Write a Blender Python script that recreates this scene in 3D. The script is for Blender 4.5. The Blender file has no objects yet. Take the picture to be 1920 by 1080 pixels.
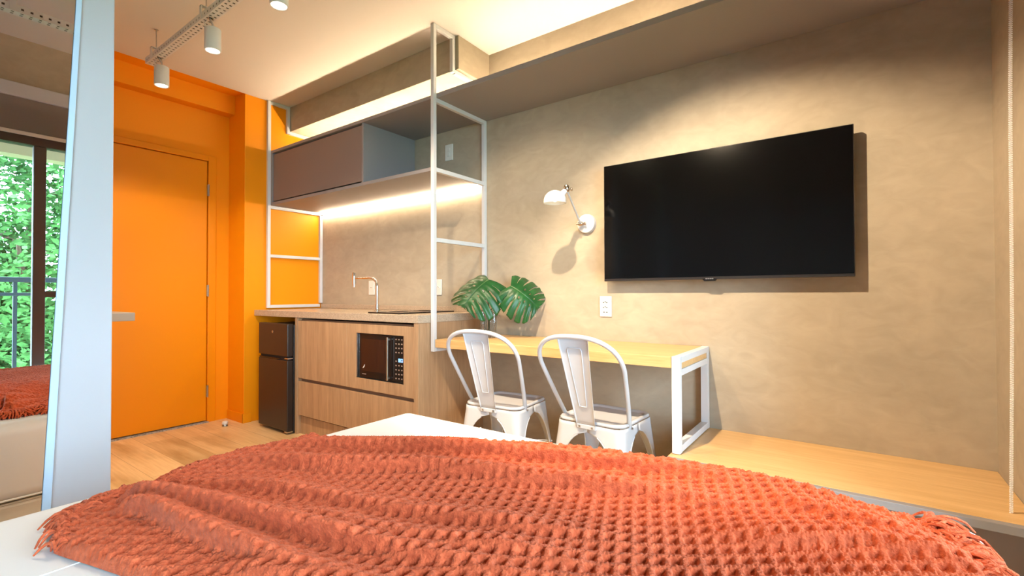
import bpy, bmesh, math, random
import numpy as np
from mathutils import Vector, Matrix, noise
random.seed(7)
PI = math.pi
scn = bpy.context.scene
col = scn.collection

# ------------------------------------------------------------------ camera
CAM = Vector((3.96, -2.508, 1.02))
_a, _b, _r = math.radians(54.242), math.radians(0.766), math.radians(-0.167)
F = Vector((-math.cos(_a)*math.cos(_b), math.sin(_a)*math.cos(_b), math.sin(_b)))
R = Vector((math.sin(_a), math.cos(_a), 0))
U = R.cross(F)
R2 = math.cos(_r)*R + math.sin(_r)*U
U2 = -math.sin(_r)*R + math.cos(_r)*U
cd = bpy.data.cameras.new('camera')
cd.sensor_width = 36; cd.lens = 36*891.04/1920; cd.clip_start = 0.02; cd.clip_end = 200
cam = bpy.data.objects.new('camera', cd); col.objects.link(cam)
cam.matrix_world = Matrix(((R2.x, U2.x, -F.x, CAM.x), (R2.y, U2.y, -F.y, CAM.y), (R2.z, U2.z, -F.z, CAM.z), (0, 0, 0, 1)))
scn.camera = cam

# ------------------------------------------------------------------ world, exposure
SKY = 40.0
w = bpy.data.worlds.new('World'); scn.world = w; w.use_nodes = True
bg = w.node_tree.nodes['Background']; bg.inputs[0].default_value = (0.66, 0.82, 1.0, 1); bg.inputs[1].default_value = SKY
vs = scn.view_settings
vs.view_transform = 'Standard'; vs.look = 'None'; vs.gamma = 1; vs.use_curve_mapping = False
vs.exposure = -0.25
scn.cycles.use_denoising = True
scn.cycles.max_bounces = 10; scn.cycles.diffuse_bounces = 6; scn.cycles.transmission_bounces = 8
scn.cycles.sample_clamp_indirect = 6
scn.cycles.caustics_reflective = False; scn.cycles.caustics_refractive = False

SPOT_W = 80.0            # each track spotlight
SPOT_COL = (1.0, 0.79, 0.54)
LED_TOP = 260.0           # strip above the cabinet and light shelf
LED_UNDER = 150.0         # strip under the wall cabinet
LED_COL = (1.0, 0.76, 0.50)

# sky light entering the glazed front (a portal only guides the world's own light)
pl = bpy.data.lights.new('window_portal', 'AREA'); pl.shape = 'RECTANGLE'; pl.size = 2.0; pl.size_y = 2.85
po = bpy.data.objects.new('window_portal', pl); col.objects.link(po)
po.location = (4.47, -2.12, 1.06); po.rotation_euler = (0, PI/2, 0)
pl.cycles.is_portal = True

# ------------------------------------------------------------------ materials
def srgb(r, g, b):
    f = lambda c: (c/255/12.92) if c/255 <= 0.04045 else ((c/255+0.055)/1.055)**2.4
    return (f(r), f(g), f(b), 1)

def mat(name, color, rough=0.5, metal=0.0, noise_amt=0.0, noise_scale=8, bump=0.0, bump_scale=40, spec=0.5, coat=0.0, emit=None, es=1.0, stretch=(1, 1, 1), trans=0.0, ior=1.45):
    m = bpy.data.materials.new(name); m.use_nodes = True
    nt = m.node_tree; p = nt.nodes['Principled BSDF']
    c = (*color[:3], 1)
    p.inputs['Base Color'].default_value = c
    p.inputs['Roughness'].default_value = rough; p.inputs['Metallic'].default_value = metal
    p.inputs['Specular IOR Level'].default_value = spec; p.inputs['Coat Weight'].default_value = coat
    p.inputs['Transmission Weight'].default_value = trans; p.inputs['IOR'].default_value = ior
    if emit:
        p.inputs['Emission Color'].default_value = (*emit[:3], 1); p.inputs['Emission Strength'].default_value = es
    if noise_amt > 0 or bump > 0:
        tc = nt.nodes.new('ShaderNodeTexCoord'); mp = nt.nodes.new('ShaderNodeMapping')
        mp.inputs['Scale'].default_value = stretch
        nt.links.new(tc.outputs['Object'], mp.inputs[0])
    if noise_amt > 0:
        n = nt.nodes.new('ShaderNodeTexNoise'); n.inputs['Scale'].default_value = noise_scale; n.inputs['Detail'].default_value = 5
        rp = nt.nodes.new('ShaderNodeValToRGB')
        rp.color_ramp.elements[0].position = 0.3; rp.color_ramp.elements[1].position = 0.7
        rp.color_ramp.elements[0].color = tuple(x*(1-noise_amt) for x in c[:3])+(1,)
        rp.color_ramp.elements[1].color = tuple(min(1, x*(1+noise_amt)) for x in c[:3])+(1,)
        nt.links.new(mp.outputs[0], n.inputs['Vector']); nt.links.new(n.outputs['Fac'], rp.inputs[0]); nt.links.new(rp.outputs[0], p.inputs['Base Color'])
    if bump > 0:
        n2 = nt.nodes.new('ShaderNodeTexNoise'); n2.inputs['Scale'].default_value = bump_scale; n2.inputs['Detail'].default_value = 4
        bp = nt.nodes.new('ShaderNodeBump'); bp.inputs['Strength'].default_value = bump; bp.inputs['Distance'].default_value = 0.01
        nt.links.new(mp.outputs[0], n2.inputs['Vector']); nt.links.new(n2.outputs['Fac'], bp.inputs['Height']); nt.links.new(bp.outputs[0], p.inputs['Normal'])
    return m

def concrete(name, c1, c2):
    m = mat(name, c1, 0.62)
    nt = m.node_tree; p = nt.nodes['Principled BSDF']; p.inputs['Specular IOR Level'].default_value = 0.3
    tc = nt.nodes.new('ShaderNodeTexCoord')
    mp = nt.nodes.new('ShaderNodeMapping'); mp.inputs['Scale'].default_value = (1, 1, 1.7)
    nt.links.new(tc.outputs['Object'], mp.inputs[0])
    n1 = nt.nodes.new('ShaderNodeTexNoise'); n1.inputs['Scale'].default_value = 1.6; n1.inputs['Detail'].default_value = 7; n1.inputs['Roughness'].default_value = 0.62; n1.inputs['Distortion'].default_value = 0.7
    n2 = nt.nodes.new('ShaderNodeTexNoise'); n2.inputs['Scale'].default_value = 9; n2.inputs['Detail'].default_value = 8; n2.inputs['Distortion'].default_value = 1.2
    mx = nt.nodes.new('ShaderNodeMath'); mx.operation = 'MULTIPLY_ADD'; mx.inputs[1].default_value = 0.35
    ad = nt.nodes.new('ShaderNodeMath'); ad.operation = 'MULTIPLY'; ad.inputs[1].default_value = 0.65
    for n in (n1, n2): nt.links.new(mp.outputs[0], n.inputs['Vector'])
    nt.links.new(n1.outputs['Fac'], ad.inputs[0]); nt.links.new(n2.outputs['Fac'], mx.inputs[0]); nt.links.new(ad.outputs[0], mx.inputs[2])
    rp = nt.nodes.new('ShaderNodeValToRGB'); rp.color_ramp.elements[0].position = 0.36; rp.color_ramp.elements[1].position = 0.64
    rp.color_ramp.elements[0].color = (*c1, 1); rp.color_ramp.elements[1].color = (*c2, 1)
    nt.links.new(mx.outputs[0], rp.inputs[0]); nt.links.new(rp.outputs[0], p.inputs['Base Color'])
    bp = nt.nodes.new('ShaderNodeBump'); bp.inputs['Strength'].default_value = 0.12; bp.inputs['Distance'].default_value = 0.01
    nt.links.new(n2.outputs['Fac'], bp.inputs['Height']); nt.links.new(bp.outputs[0], p.inputs['Normal'])
    return m

def wood(name, c1, c2, axis='x', rough=0.4, scale=22, planks=None):
    m = mat(name, c1, rough)
    nt = m.node_tree; p = nt.nodes['Principled BSDF']
    tc = nt.nodes.new('ShaderNodeTexCoord'); mp = nt.nodes.new('ShaderNodeMapping')
    s = {'x': (0.06, 1, 1), 'y': (1, 0.06, 1), 'z': (1, 1, 0.05)}[axis]
    mp.inputs['Scale'].default_value = s
    nt.links.new(tc.outputs['Object'], mp.inputs[0])
    n = nt.nodes.new('ShaderNodeTexNoise'); n.inputs['Scale'].default_value = scale; n.inputs['Detail'].default_value = 6; n.inputs['Roughness'].default_value = 0.6
    nt.links.new(mp.outputs[0], n.inputs['Vector'])
    n3 = nt.nodes.new('ShaderNodeTexNoise'); n3.inputs['Scale'].default_value = scale*6; n3.inputs['Detail'].default_value = 3
    nt.links.new(mp.outputs[0], n3.inputs['Vector'])
    ma = nt.nodes.new('ShaderNodeMath'); ma.operation = 'MULTIPLY_ADD'; ma.inputs[1].default_value = 0.4
    mb = nt.nodes.new('ShaderNodeMath'); mb.operation = 'MULTIPLY'; mb.inputs[1].default_value = 0.6
    nt.links.new(n.outputs['Fac'], mb.inputs[0]); nt.links.new(n3.outputs['Fac'], ma.inputs[0]); nt.links.new(mb.outputs[0], ma.inputs[2])
    rp = nt.nodes.new('ShaderNodeValToRGB'); rp.color_ramp.elements[0].position = 0.35; rp.color_ramp.elements[1].position = 0.65
    rp.color_ramp.elements[0].color = (*c1, 1); rp.color_ramp.elements[1].color = (*c2, 1)
    nt.links.new(ma.outputs[0], rp.inputs[0])
    out = rp.outputs[0]
    if planks:
        br = nt.nodes.new('ShaderNodeTexBrick'); br.offset = 0.37; br.inputs['Scale'].default_value = 1
        br.inputs['Brick Width'].default_value = planks[0]; br.inputs['Row Height'].default_value = planks[1]; br.inputs['Mortar Size'].default_value = 0.0012; br.inputs['Mortar Smooth'].default_value = 0.2
        br.inputs['Color1'].default_value = (0.82, 0.80, 0.78, 1); br.inputs['Color2'].default_value = (1.08, 1.06, 1.04, 1); br.inputs['Mortar'].default_value = (0.45, 0.38, 0.3, 1)
        nt.links.new(tc.outputs['Object'], br.inputs['Vector'])
        big = nt.nodes.new('ShaderNodeTexNoise'); big.inputs['Scale'].default_value = 3.2; big.inputs['Detail'].default_value = 3
        mp2 = nt.nodes.new('ShaderNodeMapping'); mp2.inputs['Scale'].default_value = (0.5, 1.6, 1)
        nt.links.new(tc.outputs['Object'], mp2.inputs[0]); nt.links.new(mp2.outputs[0], big.inputs['Vector'])
        r2 = nt.nodes.new('ShaderNodeValToRGB'); r2.color_ramp.elements[0].position = 0.3; r2.color_ramp.elements[1].position = 0.5
        r2.color_ramp.elements[0].color = (0.66, 0.6, 0.52, 1); r2.color_ramp.elements[1].color = (1, 1, 1, 1)
        nt.links.new(big.outputs['Fac'], r2.inputs[0])
        for b in (br.outputs['Color'], r2.outputs[0]):
            mm = nt.nodes.new('ShaderNodeMix'); mm.data_type = 'RGBA'; mm.blend_type = 'MULTIPLY'; mm.inputs[0].default_value = 1
            nt.links.new(out, mm.inputs[6]); nt.links.new(b, mm.inputs[7]); out = mm.outputs[2]
    nt.links.new(out, p.inputs['Base Color'])
    bp = nt.nodes.new('ShaderNodeBump'); bp.inputs['Strength'].default_value = 0.08; bp.inputs['Distance'].default_value = 0.005
    nt.links.new(n3.outputs['Fac'], bp.inputs['Height']); nt.links.new(bp.outputs[0], p.inputs['Normal'])
    return m

M = {}
M['concrete'] = concrete('burnished_concrete', (0.345, 0.29, 0.215), (0.435, 0.368, 0.275))
M['greybox'] = mat('grey_laminate', (0.255, 0.235, 0.235), 0.55, bump=0.05, bump_scale=120)
M['greydoor'] = mat('taupe_laminate', (0.22, 0.17, 0.15), 0.5)
M['ceiling'] = mat('ceiling_paint', (0.62, 0.58, 0.54), 0.85, bump=0.04, bump_scale=90)
M['orange'] = mat('orange_paint', (0.80, 0.265, 0.0), 0.5, bump=0.03, bump_scale=150, spec=0.35)
M['orangedoor'] = mat('orange_lacquer', (0.78, 0.255, 0.0), 0.38, spec=0.4)
M['white_paint'] = mat('white_paint', (0.485, 0.485, 0.515), 0.6, bump=0.02, bump_scale=200)
M['frame'] = mat('white_powder_coat', (0.62, 0.62, 0.63), 0.4, spec=0.4)
M['chair'] = mat('white_enamel_steel', (0.52, 0.53, 0.565), 0.22, spec=0.55, coat=0.3)
M['floor'] = wood('oak_floor', (0.60, 0.40, 0.19), (0.78, 0.58, 0.33), 'x', 0.38, 14, planks=(1.2, 0.19))
M['desk'] = wood('light_oak', (0.56, 0.33, 0.13), (0.70, 0.45, 0.21), 'x', 0.36, 26)
M['cab'] = wood('ribbed_oak_laminate', (0.325, 0.19, 0.10), (0.475, 0.30, 0.165), 'z', 0.5, 34)
M['groove'] = mat('brown_carcass_laminate', (0.26, 0.13, 0.07), 0.6)
M['stone'] = mat('beige_granite', (0.43, 0.34, 0.25), 0.25, noise_amt=0.22, noise_scale=160, spec=0.5)
M['granite'] = mat('speckled_threshold', (0.30, 0.28, 0.27), 0.4, noise_amt=0.7, noise_scale=90)
M['black'] = mat('black_gloss', (0.012, 0.009, 0.008), 0.16, spec=0.5)
M['fridge'] = mat('black_fridge_steel', (0.022, 0.015, 0.013), 0.33, spec=0.55)
M['blackmatte'] = mat('black_matte', (0.01, 0.01, 0.01), 0.7)
M['screen'] = mat('tv_screen', (0.0015, 0.0012, 0.0012), 0.10, spec=0.35)
M['bezel'] = mat('tv_bezel', (0.05, 0.045, 0.045), 0.3, metal=0.6)
M['mwwin'] = mat('microwave_window', (0.035, 0.013, 0.008), 0.14, spec=0.5)
M['chrome'] = mat('chrome', (0.78, 0.77, 0.75), 0.08, metal=1)
M['steel'] = mat('brushed_steel', (0.55, 0.53, 0.51), 0.3, metal=1)
M['brass'] = mat('polished_nickel', (0.50, 0.42, 0.34), 0.16, metal=1)
M['plastic'] = mat('white_plastic', (0.72, 0.69, 0.64), 0.35)
M['socketdark'] = mat('socket_holes', (0.03, 0.03, 0.03), 0.5)
M['sheet'] = mat('white_cotton_sheet', (0.80, 0.80, 0.82), 0.9, bump=0.25, bump_scale=5, spec=0.15)
M['bedbase'] = mat('cream_upholstery', (0.72, 0.68, 0.60), 0.75, bump=0.35, bump_scale=9)
M['leaf'] = mat('monstera_green', (0.009, 0.062, 0.014), 0.34, noise_amt=0.35, noise_scale=18, spec=0.4, bump=0.15, bump_scale=30)
M['stem'] = mat('green_stem', (0.06, 0.14, 0.03), 0.4)
M['glass'] = mat('ribbed_glass', (0.90, 0.92, 0.93), 0.06, trans=1.0, ior=1.45)
M['mirror'] = mat('mirror_silver', (0.93, 0.95, 0.95), 0.0, metal=1)
M['mframe'] = mat('pale_blue_edge', (0.50, 0.66, 0.84), 0.35)
M['shelfgrey'] = mat('shelf_laminate', (0.33, 0.29, 0.26), 0.5)
M['liner'] = mat('grey_track_liner', (0.07, 0.055, 0.045), 0.6)
M['led'] = mat('warm_led', (1, 1, 1), 0.5, emit=LED_COL, es=LED_TOP)
M['led2'] = mat('warm_led_under_cabinet', (1, 1, 1), 0.5, emit=LED_COL, es=LED_UNDER)
M['lens'] = mat('lit_lens', (1, 1, 1), 0.5, emit=(1, 0.90, 0.72), es=5)
M['bulb'] = mat('lit_bulb', (1, 1, 1), 0.5, emit=(1, 0.80, 0.52), es=5)
M['display'] = mat('blue_display', (0, 0, 0), 0.4, emit=(0.25, 0.5, 1.0), es=2.5)
M['key'] = mat('keypad_print', (0.35, 0.25, 0.2), 0.5)
M['alu'] = mat('dark_anodised_frame', (0.10, 0.075, 0.065), 0.4, metal=0.3)
M['rail'] = mat('blue_grey_railing', (0.035, 0.065, 0.085), 0.4)
M['balcony'] = mat('cream_render', (0.28, 0.24, 0.13), 0.8)
M['blind'] = mat('taupe_blind', (0.20, 0.17, 0.15), 0.8)
M['treeleaf'] = mat('tree_leaves', (0.036, 0.105, 0.026), 0.8, noise_amt=0.7, noise_scale=2.5, spec=0.08)
M['bark'] = mat('bark', (0.08, 0.05, 0.03), 0.9)
M['ground'] = mat('grass_ground', (0.05, 0.12, 0.03), 0.9)
M['bounce'] = mat('loft_white', (0.7, 0.68, 0.64), 0.8)
M['chain'] = mat('bead_chain', (0.88, 0.88, 0.90), 0.3)

# window pane: thin clear glass that lets daylight through
gp = bpy.data.materials.new('window_glass'); gp.use_nodes = True
nt = gp.node_tree; nt.nodes.clear()
o_ = nt.nodes.new('ShaderNodeOutputMaterial'); mx_ = nt.nodes.new('ShaderNodeMixShader'); t_ = nt.nodes.new('ShaderNodeBsdfTransparent'); g_ = nt.nodes.new('ShaderNodeBsdfGlossy')
g_.inputs['Roughness'].default_value = 0.0; t_.inputs[0].default_value = (0.93, 0.97, 0.97, 1)
lw = nt.nodes.new('ShaderNodeFresnel'); lw.inputs[0].default_value = 1.3
nt.links.new(lw.outputs[0], mx_.inputs[0]); nt.links.new(t_.outputs[0], mx_.inputs[1]); nt.links.new(g_.outputs[0], mx_.inputs[2]); nt.links.new(mx_.outputs[0], o_.inputs[0])
M['pane'] = gp

# knitted throw
tm = mat('terracotta_knit', (0.66, 0.135, 0.055), 0.95, spec=0.1)
nt = tm.node_tree; p = nt.nodes['Principled BSDF']
p.inputs['Sheen Weight'].default_value = 0.2; p.inputs['Sheen Tint'].default_value = (1, 0.62, 0.45, 1); p.inputs['Sheen Roughness'].default_value = 0.5
tc = nt.nodes.new('ShaderNodeTexCoord')
n = nt.nodes.new('ShaderNodeTexNoise'); n.inputs['Scale'].default_value = 260; n.inputs['Detail'].default_value = 4
n2 = nt.nodes.new('ShaderNodeTexNoise'); n2.inputs['Scale'].default_value = 90; n2.inputs['Detail'].default_value = 5
rp = nt.nodes.new('ShaderNodeValToRGB'); rp.color_ramp.elements[0].position = 0.3; rp.color_ramp.elements[1].position = 0.72
rp.color_ramp.elements[0].color = (0.38, 0.064, 0.024, 1); rp.color_ramp.elements[1].color = (0.66, 0.135, 0.055, 1)
bp = nt.nodes.new('ShaderNodeBump'); bp.inputs['Strength'].default_value = 0.8; bp.inputs['Distance'].default_value = 0.004
for q in (n, n2): nt.links.new(tc.outputs['Object'], q.inputs['Vector'])
nt.links.new(n2.outputs['Fac'], rp.inputs[0]); nt.links.new(rp.outputs[0], p.inputs['Base Color'])
nt.links.new(n.outputs['Fac'], bp.inputs['Height']); nt.links.new(bp.outputs[0], p.inputs['Normal'])
M['throw'] = tm

# ------------------------------------------------------------------ mesh helpers
class B:
    def __init__(s): s.v = []; s.f = []
    def add(s, vs, fs):
        n = len(s.v); s.v += [tuple(v) for v in vs]; s.f += [tuple(i+n for i in f) for f in fs]; return s
    def box(s, x0, x1, y0, y1, z0, z1):
        vs = [(x, y, z) for z in (z0, z1) for y in (y0, y1) for x in (x0, x1)]
        return s.add(vs, [(0, 2, 3, 1), (4, 5, 7, 6), (0, 1, 5, 4), (2, 6, 7, 3), (0, 4, 6, 2), (1, 3, 7, 5)])
    def frame(s, c, ax, u, v, hu, hv, h):          # oriented box: axes u, v, ax half sizes
        c, ax, u, v = Vector(c), Vector(ax).normalized(), Vector(u).normalized(), Vector(v).normalized()
        vs = [c+u*hu*i+v*hv*j+ax*h*k for k in (-1, 1) for j in (-1, 1) for i in (-1, 1)]
        return s.add(vs, [(0, 2, 3, 1), (4, 5, 7, 6), (0, 1, 5, 4), (2, 6, 7, 3), (0, 4, 6, 2), (1, 3, 7, 5)])
    def tube(s, pts, r, n=12, cap=True, closed=False):
        pts = [Vector(p) for p in pts]; rs = r if isinstance(r, (list, tuple)) else [r]*len(pts)
        rings = []; prev = None
        for i, p in enumerate(pts):
            if closed: t = (pts[(i+1) % len(pts)]-pts[i-1]).normalized()
            else: t = (pts[min(i+1, len(pts)-1)]-pts[max(i-1, 0)]).normalized()
            if prev is None:
                a = Vector((0, 0, 1)) if abs(t.z) < 0.9 else Vector((1, 0, 0))
                u = t.cross(a).normalized()
            else: u = (prev-t*prev.dot(t)).normalized()
            v = t.cross(u); prev = u
            rings.append([p+(u*math.cos(2*PI*k/n)+v*math.sin(2*PI*k/n))*rs[i] for k in range(n)])
        vs = [q for rg in rings for q in rg]; fs = []
        m = len(rings)
        for i in range(m if closed else m-1):
            j = (i+1) % m
            for k in range(n): fs.append((i*n+k, i*n+(k+1) % n, j*n+(k+1) % n, j*n+k))
        if cap and not closed: fs.append(tuple(range(n-1, -1, -1))); fs.append(tuple((m-1)*n+k for k in range(n)))
        return s.add(vs, fs)
    def cyl(s, a, b, r, n=24): return s.tube([a, b], r, n)
    def lathe(s, prof, c=(0, 0, 0), ax=(0, 0, 1), n=32, mod=None, cap=True):
        ax = Vector(ax).normalized(); a = Vector((0, 0, 1)) if abs(ax.z) < 0.9 else Vector((1, 0, 0))
        u = ax.cross(a).normalized(); v = ax.cross(u); c = Vector(c); vs = []; fs = []
        for r, h in prof:
            for k in range(n):
                t = 2*PI*k/n; rr = r*(mod(t, h) if mod else 1)
                vs.append(c+ax*h+(u*math.cos(t)+v*math.sin(t))*rr)
        for i in range(len(prof)-1):
            for k in range(n): fs.append((i*n+k, i*n+(k+1) % n, (i+1)*n+(k+1) % n, (i+1)*n+k))
        if cap and prof[0][0] > 1e-5: fs.append(tuple(range(n-1, -1, -1)))
        if cap and prof[-1][0] > 1e-5: fs.append(tuple((len(prof)-1)*n+k for k in range(n)))
        return s.add(vs, fs)
    def prism(s, poly, axis, a, b):                # polygon extruded along axis
        def P(p, t): return {'x': (t, p[0], p[1]), 'y': (p[0], t, p[1]), 'z': (p[0], p[1], t)}[axis]
        n = len(poly); vs = [P(p, a) for p in poly]+[P(p, b) for p in poly]
        fs = [tuple(range(n-1, -1, -1)), tuple(range(n, 2*n))]+[(i, (i+1) % n, n+(i+1) % n, n+i) for i in range(n)]
        return s.add(vs, fs)

def build(name, b, m, parent=None, origin=None, bevel=0, smooth=False, fix=True):
    off = Vector((0, 0, 0))
    if parent is not None: off = Vector(parent.get('_o', (0, 0, 0)))
    elif origin is not None: off = Vector(origin)
    me = bpy.data.meshes.new(name); me.from_pydata([tuple(Vector(v)-off) for v in b.v], [], b.f)
    if fix:
        bm = bmesh.new(); bm.from_mesh(me)
        bmesh.ops.remove_doubles(bm, verts=bm.verts, dist=1e-6)
        bmesh.ops.recalc_face_normals(bm, faces=bm.faces); bm.to_mesh(me); bm.free()
    me.materials.append(m)
    o = bpy.data.objects.new(name, me); col.objects.link(o)
    if parent is not None:
        o.parent = parent; o['_o'] = tuple(off)
    else:
        o.location = off; o['_o'] = tuple(off)
    if smooth:
        for p_ in me.polygons: p_.use_smooth = True
        me.set_sharp_from_angle(angle=math.radians(38))
    if bevel > 0:
        md = o.modifiers.new('bevel', 'BEVEL'); md.width = bevel; md.segments = 2; md.limit_method = 'ANGLE'
    return o

def tag(o, label=None, cat=None, group=None, kind=None):
    if label: o['label'] = label
    if cat: o['category'] = cat
    if group: o['group'] = group
    if kind: o['kind'] = kind
    return o

def thing(name, loc, label, cat, group=None):
    o = bpy.data.objects.new(name, None); col.objects.link(o); o.location = loc; o['_o'] = tuple(loc); o.empty_display_size = 0.1
    return tag(o, label, cat, group)

def struct(name, b, m, **k):
    return tag(build(name, b, m, **k), kind='structure')

def copy_tree(o, parent=None):
    c = o.copy(); col.objects.link(c)
    if parent is not None: c.parent = parent
    for ch in list(o.children): copy_tree(ch, c)
    return c

# ------------------------------------------------------------------ room shell
XW, YB, H = 4.39, -3.7, 2.641
struct('floor', B().box(-0.5, XW+0.1, YB-0.1, 0.1, -0.1, 0), M['floor'])
struct('ceiling', B().box(0.0, XW+0.1, YB-0.1, 0.1, H, H+0.12), M['ceiling'])
struct('wall_right', B().box(-0.4, XW+0.12, 0, 0.12, 0, H), M['concrete'])
struct('wall_back', B().box(-0.4, XW+0.12, YB-0.12, YB, 0, H), M['white_paint'])
struct('wall_left', B().box(-0.38, 2.03, YB, -2.02, 0, H), M['white_paint'], bevel=0.003)
# orange entrance end: recessed wall with the door opening, column, beam and strip of orange ceiling
D0, D1, DZ = -1.66, -0.775, 2.15
struct('wall_far', B().box(-0.42, -0.274, -0.775, 0.0, 0, H+0.12).box(-0.42, -0.274, -2.02, D0, 0, H+0.12).box(-0.42, -0.274, D0, D1, DZ, H+0.12), M['orange'])
struct('trim_1', B().box(-0.274, 0.0, -0.675, 0.0, 0, H+0.12), M['orange'], bevel=0.002)
struct('trim_2', B().box(-0.274, -0.17, -2.02, -0.675, 2.505, H+0.12), M['orange'], bevel=0.002)
struct('trim_3', B().box(-0.274, 0.0, -2.02, -0.675, H+0.015, H+0.12), M['orange'])
struct('baseboard_column', B().box(-0.262, 0.010, -0.687, -0.675, 0, 0.075).box(0.0, 0.012, -0.687, -0.62, 0, 0.075), M['orange'], bevel=0.002)
struct('trim_4', B().box(-0.33, -0.255, D0, D1-0.05, 0, 0.008), M['granite'])
# door
dr = thing('door_1', (-0.274, -1.24, 0), None, None); dr['kind'] = 'structure'
build('door_frame', B().box(-0.30, -0.262, D1-0.058, D1, 0, DZ).box(-0.30, -0.262, D0, D0+0.058, 0, DZ).box(-0.30, -0.262, D0+0.058, D1-0.058, DZ-0.045, DZ), M['orangedoor'], dr, bevel=0.003)
dl = build('door_leaf', B().box(-0.32, -0.279, D0+0.062, D1-0.062, 0.014, DZ-0.049), M['orangedoor'], dr, bevel=0.002)
build('door_back', B().box(-0.42, -0.40, D0, D1, 0, DZ), M['orangedoor'], dr)
for z in (1.868, 1.057, 0.249):
    build('hinge', B().box(-0.277, -0.262, -0.840, -0.826, z-0.045, z+0.045).cyl((-0.262, -0.832, z-0.047), (-0.262, -0.832, z+0.047), 0.006, 10), M['steel'], dl)
build('door_handle', B().cyl((-0.279, D0+0.07, 1.02), (-0.23, D0+0.07, 1.02), 0.011, 14).cyl((-0.235, D0+0.07, 1.02), (-0.235, D0+0.19, 1.02), 0.010, 14), M['steel'], dl)

# window front wall (x = XW): concrete return, lintel, sliding glass front
WY0, WY1, WT = -3.55, -0.70, 2.03
struct('wall_front', B().box(XW, XW+0.15, WY1, 0.0, 0, H).box(XW, XW+0.15, YB, WY0, 0, H).box(XW, XW+0.15, WY0, WY1, WT+0.02, H), M['concrete'])
wn = thing('window_1', (XW+0.06, -2.12, 0), None, None); wn['kind'] = 'structure'
fb = B()
fb.box(XW+0.03, XW+0.10, WY0, WY1, WT-0.04, WT+0.02).box(XW+0.03, XW+0.10, WY0, WY1, 0, 0.06)
fb.box(XW+0.03, XW+0.10, WY0, WY0+0.05, 0.06, WT-0.04).box(XW+0.03, XW+0.10, WY1-0.05, WY1, 0.06, WT-0.04)
build('window_frame', fb, M['alu'], wn, bevel=0.003)
for y in (-1.80, -2.66):
    build('mullion', B().box(XW+0.04, XW+0.09, y-0.03, y+0.03, 0.06, WT-0.04), M['alu'], wn, bevel=0.003)
build('sash_rail', B().box(XW+0.05, XW+0.08, -1.77, WY1-0.05, 1.01, 1.05), M['alu'], wn, bevel=0.003)
for y0, y1 in ((WY0+0.05, -2.69), (-2.63, -1.83), (-1.77, WY1-0.05)):
    build('pane', B().box(XW+0.062, XW+0.066, y0, y1, 0.06, WT-0.04), M['pane'], wn)
struct('trim_5', B().box(XW-0.05, XW, WY0, WY1+0.05, 2.26, 2.345), M['white_paint'], bevel=0.004)

# roller blind, rolled nearly up, with its bead chain
rb = thing('roller_blind', (XW-0.03, -2.12, 2.03), 'taupe roller blind pulled down over the top of the window, seen in the mirror', 'blind')
build('fabric', B().box(XW-0.030, XW-0.027, WY0+0.05, WY1+0.02, 2.05, 2.26), M['blind'], rb)
build('bottom_bar', B().box(XW-0.036, XW-0.02, WY0+0.05, WY1+0.02, 2.03, 2.052), M['plastic'], rb, bevel=0.003)
cb = B()
pts = []
for i in range(0, 400):
    z = 2.30-i*0.0055
    if z < 0.165: break
    pts.append(z)
for dx, ph in ((0, 0), (0.004, 0.00275)):
    for z in pts:
        zz = z-ph; yy = -0.56+(2.3-zz)*0.055+0.006*math.sin(zz*5)
        cb.lathe([(0, -0.0025), (0.0026, -0.0011), (0.0026, 0.0011), (0, 0.0025)], (4.338+dx, yy, zz), n=5)
o = build('bead_chain', cb, M['chain'], rb, fix=False, smooth=True); tag(o, 'white bead chain hanging at the right edge of the view', kind='stuff')

# outside: balcony with railing, trees
struct('trim_6', B().box(XW+0.15, 5.75, -5.2, 1.5, -0.12, -0.01).box(XW+0.15, 5.75, -5.2, 1.5, 2.45, 2.6).box(5.60, 5.75, -5.2, 1.5, 2.16, 2.45), M['balcony'])
rl = thing('balcony_railing', (5.6, -2, 0), 'blue grey metal balcony railing seen through the window in the mirror', 'railing')
build('top_rail', B().box(5.57, 5.63, -5.0, 1.4, 1.13, 1.17), M['rail'], rl, bevel=0.004)
build('lower_rail', B().box(5.585, 5.615, -5.0, 1.4, 1.02, 1.045), M['rail'], rl, bevel=0.003)
build('bottom_rail', B().box(5.585, 5.615, -5.0, 1.4, 0.06, 0.09), M['rail'], rl, bevel=0.003)
for k in range(-7, 7):
    build('baluster', B().box(5.59, 5.61, -1.745+k*0.42-0.012, -1.745+k*0.42+0.012, -0.01, 1.13), M['rail'], rl)
tag(build('ground', B().box(5.0, 40, -25, 22, -4.1, -4.0), M['ground']), kind='structure')

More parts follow.
